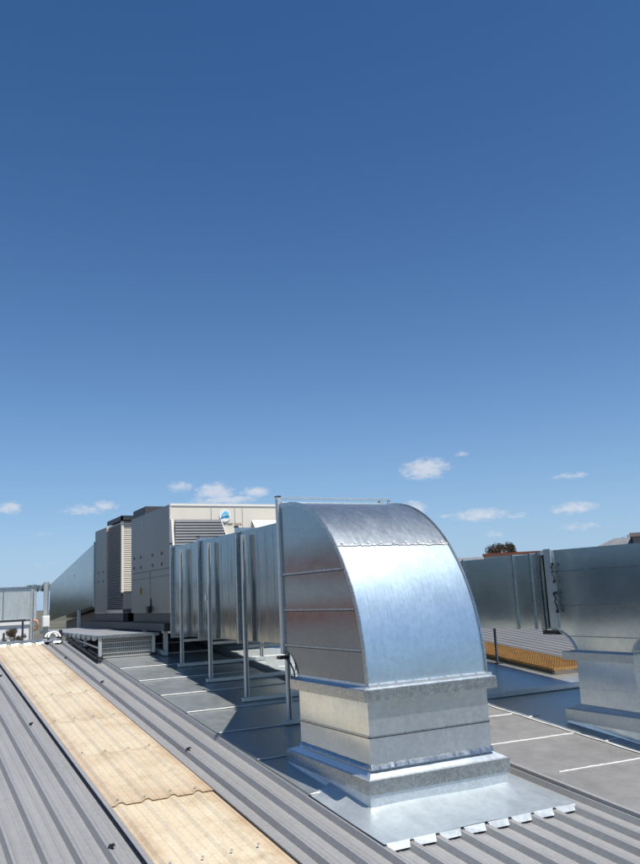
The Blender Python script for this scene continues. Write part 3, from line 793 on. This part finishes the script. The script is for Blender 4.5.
stand(2.035,13.2,.075,.40,'wide pale strut post carrying a white switch box beside the tapered duct')
s=MB(); s.box(1.965,2.07,13.06,13.17,-.285,-.115); s.box(1.975,2.06,13.05,13.06,-.275,-.125)
tag(s.build('switch_box',M['white'],bevel=.006),'small white isolator switch box on the wide strut post','switch box')
s=MB(); s.tube([(1.83,13.25,-.20),(1.86,13.22,-.17),(1.90,13.2,-.18),(1.92,13.2,-.24),(1.90,13.22,-.30),(1.86,13.25,-.33)],.018,8)
tag(s.build('cable_coil',M['peach'],smooth=True),'small peach coloured coil beside the white switch box','coil')
for k,(dy,l) in enumerate(((0,'curved white conduit hose on the ridge, nearer of two'),(.14,'curved white conduit hose on the ridge, farther of two'))):
    cd=MB(); pts=[]
    for i in range(13):
        a_=math.pi*i/12; pts.append((2.03-.085*math.cos(a_)-.02*k,12.36+dy+.05*math.sin(a_),-.435+.09*math.sin(a_)*(1-.1*k)))
    cd.tube(pts,.014,8)
    c_=tag(cd.build('conduit_hose',M['white'],smooth=True),l,'conduit','white conduit hoses')
    for p_ in (pts[0],pts[-1]):
        cf=MB(); cf.tube([(p_[0],p_[1],p_[2]-.012),(p_[0],p_[1],p_[2]+.02)],.016,8); cf.build('end_fitting',M['black'],c_)
s=MB(); s.box(2.11,2.15,12.42,12.48,-.44,-.32)
tag(s.build('valve_box',M['black']),'small black box beside the white conduit hoses','box')
lr=thing('guard_rail',(1.0,12.9,rz(12.9)),'low dark pipe rail beyond the ridge at the left picture edge','rail')
s=MB(); s.bar((-3,12.9,-.195),(1.70,12.9,-.16),.025); s.bar((-3,12.9,-.37),(1.3,12.9,-.38),.02); s.build('rail',M['darksteel'],lr)
for x,zt in ((1.66,-.163),(1.40,-.33),(.6,-.17),(-.6,-.18)):
    s=MB(); s.box(x-.014,x+.014,12.886,12.914,rz(12.9)+.0,zt); s.build('post',M['darksteel'],lr)

# ------------------------------------------------------------------ beyond the roof
def az(a,d): return (d*math.sin(R(a)),d*math.cos(R(a)))
def tree(a,dist,base,top,cr,label,leaf='leaf',n=3600,flat_=.75,group='trees beyond the roof'):
    x,y=az(a,dist); t_=thing('tree',(x,y,base),label,'tree',group); hgt=top-base; zc=top-cr*flat_
    s=MB(); s.tube([(x,y,base),(x+.05*cr,y,base+hgt*.4),(x,y+.05*cr,zc)],.09*cr+.05,8,.03*cr)
    for k in range(7):
        a_=2*math.pi*k/7+random.random(); s.tube([(x,y,zc-cr*.5+.1*k*cr*.5),(x+cr*.6*math.cos(a_),y+cr*.6*math.sin(a_),zc+cr*.25*random.random())],.035*cr,5,.01*cr)
    s.build('trunk',M['bark'],t_)
    s=MB(); cl=[]
    for k in range(16):
        a_=random.uniform(0,2*math.pi); u=random.uniform(-.8,1); rr=math.sqrt(max(0,1-u*u))*random.uniform(.55,.9)
        cl.append((x+cr*rr*math.cos(a_),y+cr*rr*math.sin(a_),zc+cr*flat_*.72*u,cr*random.uniform(.22,.42)))
    for k in range(n):
        c=random.choice(cl); v=Vector((random.gauss(0,1),random.gauss(0,1),random.gauss(0,.8))).normalized()*c[3]*random.random()**.4
        p=Vector(c[:3])+v; u=Vector((random.gauss(0,1),random.gauss(0,1),random.gauss(0,1))).normalized(); w_=u.cross(Vector((random.random(),random.random(),random.random()))).normalized()
        l=cr*random.uniform(.025,.06); s.quad(p-u*l,p-w_*l*.5,p+u*l,p+w_*l*.5)
    s.build('crown',M[leaf],t_,fix=False)
tree(40.2,70,-7.5,3.62,1.45,'dark bushy tree rising behind the red roofed building','leafbrown')
tree(7.95,90,-7.5,2.6,.75,'dark treetop just above the pale cross duct, left of a second one')
tree(8.75,95,-7.5,2.72,.7,'dark treetop just left of the tapered duct')
tree(6.8,45,-7.5,-.95,.6,'brownish bush top in front of the white roofed building','leafbrown')
tree(48.4,62,-7.5,3.0,1.3,'small dark tree between the grey hipped roof and the taupe building')

for a_,d_,tp_,cr_,l_ in ((-25.0,52,4.0,2.8,'dense tree behind the red brick hall, nearest its middle'),(-28.2,54,5.4,3.2,'tallest dense tree behind the left end of the red brick hall'),(-33.5,50,4.2,2.8,'dense tree standing clear of the red brick hall on its left')):
    tree(a_,d_,-7.5,tp_,cr_,l_,'leaf',3600)
# far wooded skyline to the left
s=MB()
for k in range(5200):
    a_=-70+73*random.random(); d_=118+14*random.random(); tp_=1.6+1.5*(math.sin(a_*.9)+math.sin(a_*2.3+1))*.5+.8*math.sin(a_*5.1)
    x,y=az(a_,d_); z=-7.5+(tp_+7.5)*random.random()**.45
    u=Vector((random.gauss(0,1),random.gauss(0,1),random.gauss(0,1))).normalized(); w_=u.cross(Vector((random.random(),random.random(),random.random()))).normalized(); l=random.uniform(.5,1.1); q_=Vector((x,y,z))
    s.quad(q_-u*l,q_-w_*l*.6,q_+u*l,q_+w_*l*.6)
tag(s.build('treeline',M['leaf'],fix=False),'distant band of trees along the skyline to the left','trees',kind='stuff')

def frame_at(a,dist):
    x,y=az(a,dist); c=Vector((x,y,0)); r_=Vector((math.cos(R(a)),-math.sin(R(a)),0)); f_=Vector((math.sin(R(a)),math.cos(R(a)),0)); return c,r_,f_
def obox(mb,c,r_,f_,u0,u1,v0,v1,z0,z1):
    q=lambda u,v,z: c+r_*u+f_*v+Vector((0,0,z))
    mb.hexa([q(u0,v0,z0),q(u1,v0,z0),q(u1,v1,z0),q(u0,v1,z0),q(u0,v0,z1),q(u1,v0,z1),q(u1,v1,z1),q(u0,v1,z1)])
def building(a,dist,u0,u1,dep,z1,label,wm,roofkind,rm,rh=.4,base=-7.5):
    c,r_,f_=frame_at(a,dist); b=thing('building',(c.x,c.y,base),label,'building')
    s=MB(); obox(s,c,r_,f_,u0,u1,0,dep,base,z1); s.build('wall',M[wm],b)
    s=MB(); q=lambda u,v,z: c+r_*u+f_*v+Vector((0,0,z)); e=.3
    if roofkind=='hip':
        i=min(dep,u1-u0)*.32
        s.add([q(u0-e,-e,z1),q(u1+e,-e,z1),q(u1+e,dep+e,z1),q(u0-e,dep+e,z1),q(u0+i,dep/2,z1+rh),q(u1-i,dep/2,z1+rh)],[(0,1,5,4),(1,2,5),(2,3,4,5),(3,0,4),(3,2,1,0)])
    elif roofkind=='skillion':
        s.add([q(u0-e,-e,z1-.0),q(u1+e,-e,z1+.0),q(u1+e,dep,z1+rh),q(u0-e,dep,z1+rh),q(u0-e,-e,z1+.2*0+.02),q(u1+e,-e,z1+.24),q(u1+e,dep,z1+rh+.24),q(u0-e,dep,z1+rh+.05)],[(3,2,1,0),(4,5,6,7),(0,1,5,4),(1,2,6,5),(2,3,7,6),(3,0,4,7)])
    else:
        obox(s,c,r_,f_,u0-.15,u1+.15,-.15,dep+.15,z1,z1+rh)
    s.build('roof',M[rm],b)
    n=2 if u1-u0>9 else max(2,int((u1-u0)/2.2))
    for k in range(n):
        u=u0+(u1-u0)*(k+.5)/n; s=MB(); obox(s,c,r_,f_,u-.5,u+.5,-.03,0,z1-2.2,z1-.9); s.build('window',M['glass'],b)
    return b
building(41.3,60,-2.5,2.05,7,2.20,'pale walled building with a thin dark red roof edge above the right duct','render','flat','redroof',.16)
building(37.3,64,-2.2,2.0,6,2.05,'pale low building beside the red roofed one, above the right duct','render','flat','render',.25)
building(48.0,52,-1.4,5,3,1.98,'grey hipped roof building above the branch duct at the right','render','hip','tile',.62)
building(50.2,50,-1.35,5,6,2.45,'taupe block building at the right picture edge','block','flat','block',.22)
building(5.5,75,-9,2.9,9,-1.3,'low white roofed building seen under the cross duct at the left','white','flat','white',.3)
building(-25,38,-4.5,6,9,1.75,'red brick hall off to the left, mirrored in the duct sides','hallred','flat','brick',.35)

# ------------------------------------------------------------------ sky, sun, camera
SUN=Vector((.125,-.46,1.0)).normalized(); elev=math.asin(SUN.z); rot=math.atan2(SUN.x,SUN.y)
wd=bpy.data.worlds.new('World'); sc.world=wd; wd.use_nodes=True
t=NT(wd); wd.node_tree.nodes.clear()
out=t.node('ShaderNodeOutputWorld'); bg=t.node('ShaderNodeBackground'); bg2=t.node('ShaderNodeBackground'); mx=t.node('ShaderNodeMixShader')
sky=t.node('ShaderNodeTexSky'); sky.sky_type='NISHITA'; sky.sun_disc=False; sky.sun_elevation=elev; sky.sun_rotation=rot
sky.altitude=300; sky.air_density=1.0; sky.dust_density=.25; sky.ozone_density=1.2
hs=t.node('ShaderNodeHueSaturation'); hs.inputs['Saturation'].default_value=1.25; t.link(sky.outputs[0],hs.inputs['Color'])
SKYC=t.mix(1.0,hs.outputs[0],(.84,.96,1.10),'MULTIPLY'); bg.inputs['Strength'].default_value=.086
bg2.inputs['Color'].default_value=(.66,.70,.78,1); bg2.inputs['Strength'].default_value=.95
tc=t.node('ShaderNodeTexCoord'); sp=t.node('ShaderNodeSeparateXYZ'); t.link(tc.outputs['Generated'],sp.inputs[0])
azm=t.math('DEGREES',t.math('ARCTAN2',sp.outputs['X'],sp.outputs['Y'])) if False else t.math('MULTIPLY',t.math('ARCTAN2',sp.outputs['X'],sp.outputs['Y']),180/math.pi)
elv=t.math('MULTIPLY',t.math('ARCSINE',sp.outputs['Z']),180/math.pi)
# pale blue haze low in the sky
hz=t.math('POWER',2.718,t.math('MULTIPLY',t.math('MAXIMUM',elv,0),-1/9.0))
t.link(t.mix(t.math('MULTIPLY',hz,.80),SKYC,(3.7,5.7,9.0)),bg.inputs['Color'])
CL=[(35.24,8.43,1.57,0.71,0.95),(37.94,9.3,0.86,0.21,0.5),(38.83,4.95,1.86,0.43,0.85),(36.75,5.01,1.0,0.21,0.5),(41.4,4.71,1.0,0.29,0.5),(34.19,5.66,0.86,0.5,0.95),(45.22,4.98,1.43,0.36,0.85),(44.23,4.92,0.71,0.29,0.6),(45.13,7.17,1.43,0.25,0.55),(45.42,3.75,1.57,0.36,0.5),(39.74,3.58,0.71,0.29,0.55),(20.11,7.51,1.29,0.57,0.95),(17.65,7.92,0.86,0.36,0.75),(22.96,7.41,1.0,0.36,0.85),(20.81,6.92,2.14,0.29,0.9),(11.18,6.46,1.57,0.36,0.65),(12.51,6.71,0.86,0.36,0.75),(6.35,6.64,0.79,0.43,0.75),(8.29,4.89,1.07,0.21,0.35),(8.33,2.83,2.14,0.29,0.3),(36.34,8.85,0.57,0.29,0.6),(28.01,7.7,0.57,0.18,0.3)]
acc=None
for (a_,e_,w_,h_,o_) in CL:
    dx=t.math('DIVIDE',t.math('SUBTRACT',azm,a_),w_*1.1); dy=t.math('DIVIDE',t.math('SUBTRACT',elv,e_),h_*1.15)
    d=t.math('ADD',t.math('MULTIPLY',dx,dx),t.math('MULTIPLY',dy,dy))
    g_=t.math('MULTIPLY',t.math('POWER',2.718,t.math('MULTIPLY',d,-1.0)),o_)
    acc=g_ if acc is None else t.math('MAXIMUM',acc,g_)
mp=t.node('ShaderNodeMapping'); mp.inputs['Scale'].default_value=(1,1,2.2); t.link(tc.outputs['Generated'],mp.inputs['Vector'])
nz=t.noise(mp.outputs['Vector'],95,8,.66)
v=t.math('ADD',acc,t.math('MULTIPLY',t.math('SUBTRACT',nz,.5),1.5))
v=t.math('MULTIPLY',v,t.math('MINIMUM',t.math('MULTIPLY',acc,3.0),1.0))
mr=t.node('ShaderNodeMapRange',interpolation_type='SMOOTHSTEP'); t.link(v,mr.inputs['Value'])
mr.inputs['From Min'].default_value=.15; mr.inputs['From Max'].default_value=.95; mr.inputs['To Max'].default_value=.8
t.link(mr.outputs[0],mx.inputs[0]); t.link(bg.outputs[0],mx.inputs[1]); t.link(bg2.outputs[0],mx.inputs[2]); t.link(mx.outputs[0],out.inputs['Surface'])

su=bpy.data.lights.new('sun','SUN'); su.energy=5.0; su.angle=R(.53); su.color=(1,.95,.87)
so=bpy.data.objects.new('sun',su); COL.objects.link(so); so.rotation_euler=(-SUN).to_track_quat('-Z','Y').to_euler(); so.location=(0,-5,20)

cam=bpy.data.cameras.new('camera'); co=bpy.data.objects.new('camera',cam); COL.objects.link(co)
cam.sensor_fit='VERTICAL'; cam.sensor_height=24; cam.lens=800/864*24; cam.clip_start=.05; cam.clip_end=8000
p,r,yw=R(11.5),R(2.74),R(27.83)
fh=Vector((math.sin(yw),math.cos(yw),0)); rt=Vector((math.cos(yw),-math.sin(yw),0)); up=Vector((0,0,1))
fw=fh*math.cos(p)+up*math.sin(p); u_=-fh*math.sin(p)+up*math.cos(p)
rx=rt*math.cos(r)-u_*math.sin(r); uy=rt*math.sin(r)+u_*math.cos(r)
mm=Matrix((rx,uy,-fw)).transposed().to_4x4(); co.matrix_world=mm
sc.camera=co
sc.view_settings.view_transform='Standard'; sc.view_settings.look='None'; sc.view_settings.exposure=.12; sc.view_settings.gamma=1
sc.view_settings.use_curve_mapping=False
sc.render.engine='CYCLES'
sc.cycles.max_bounces=8
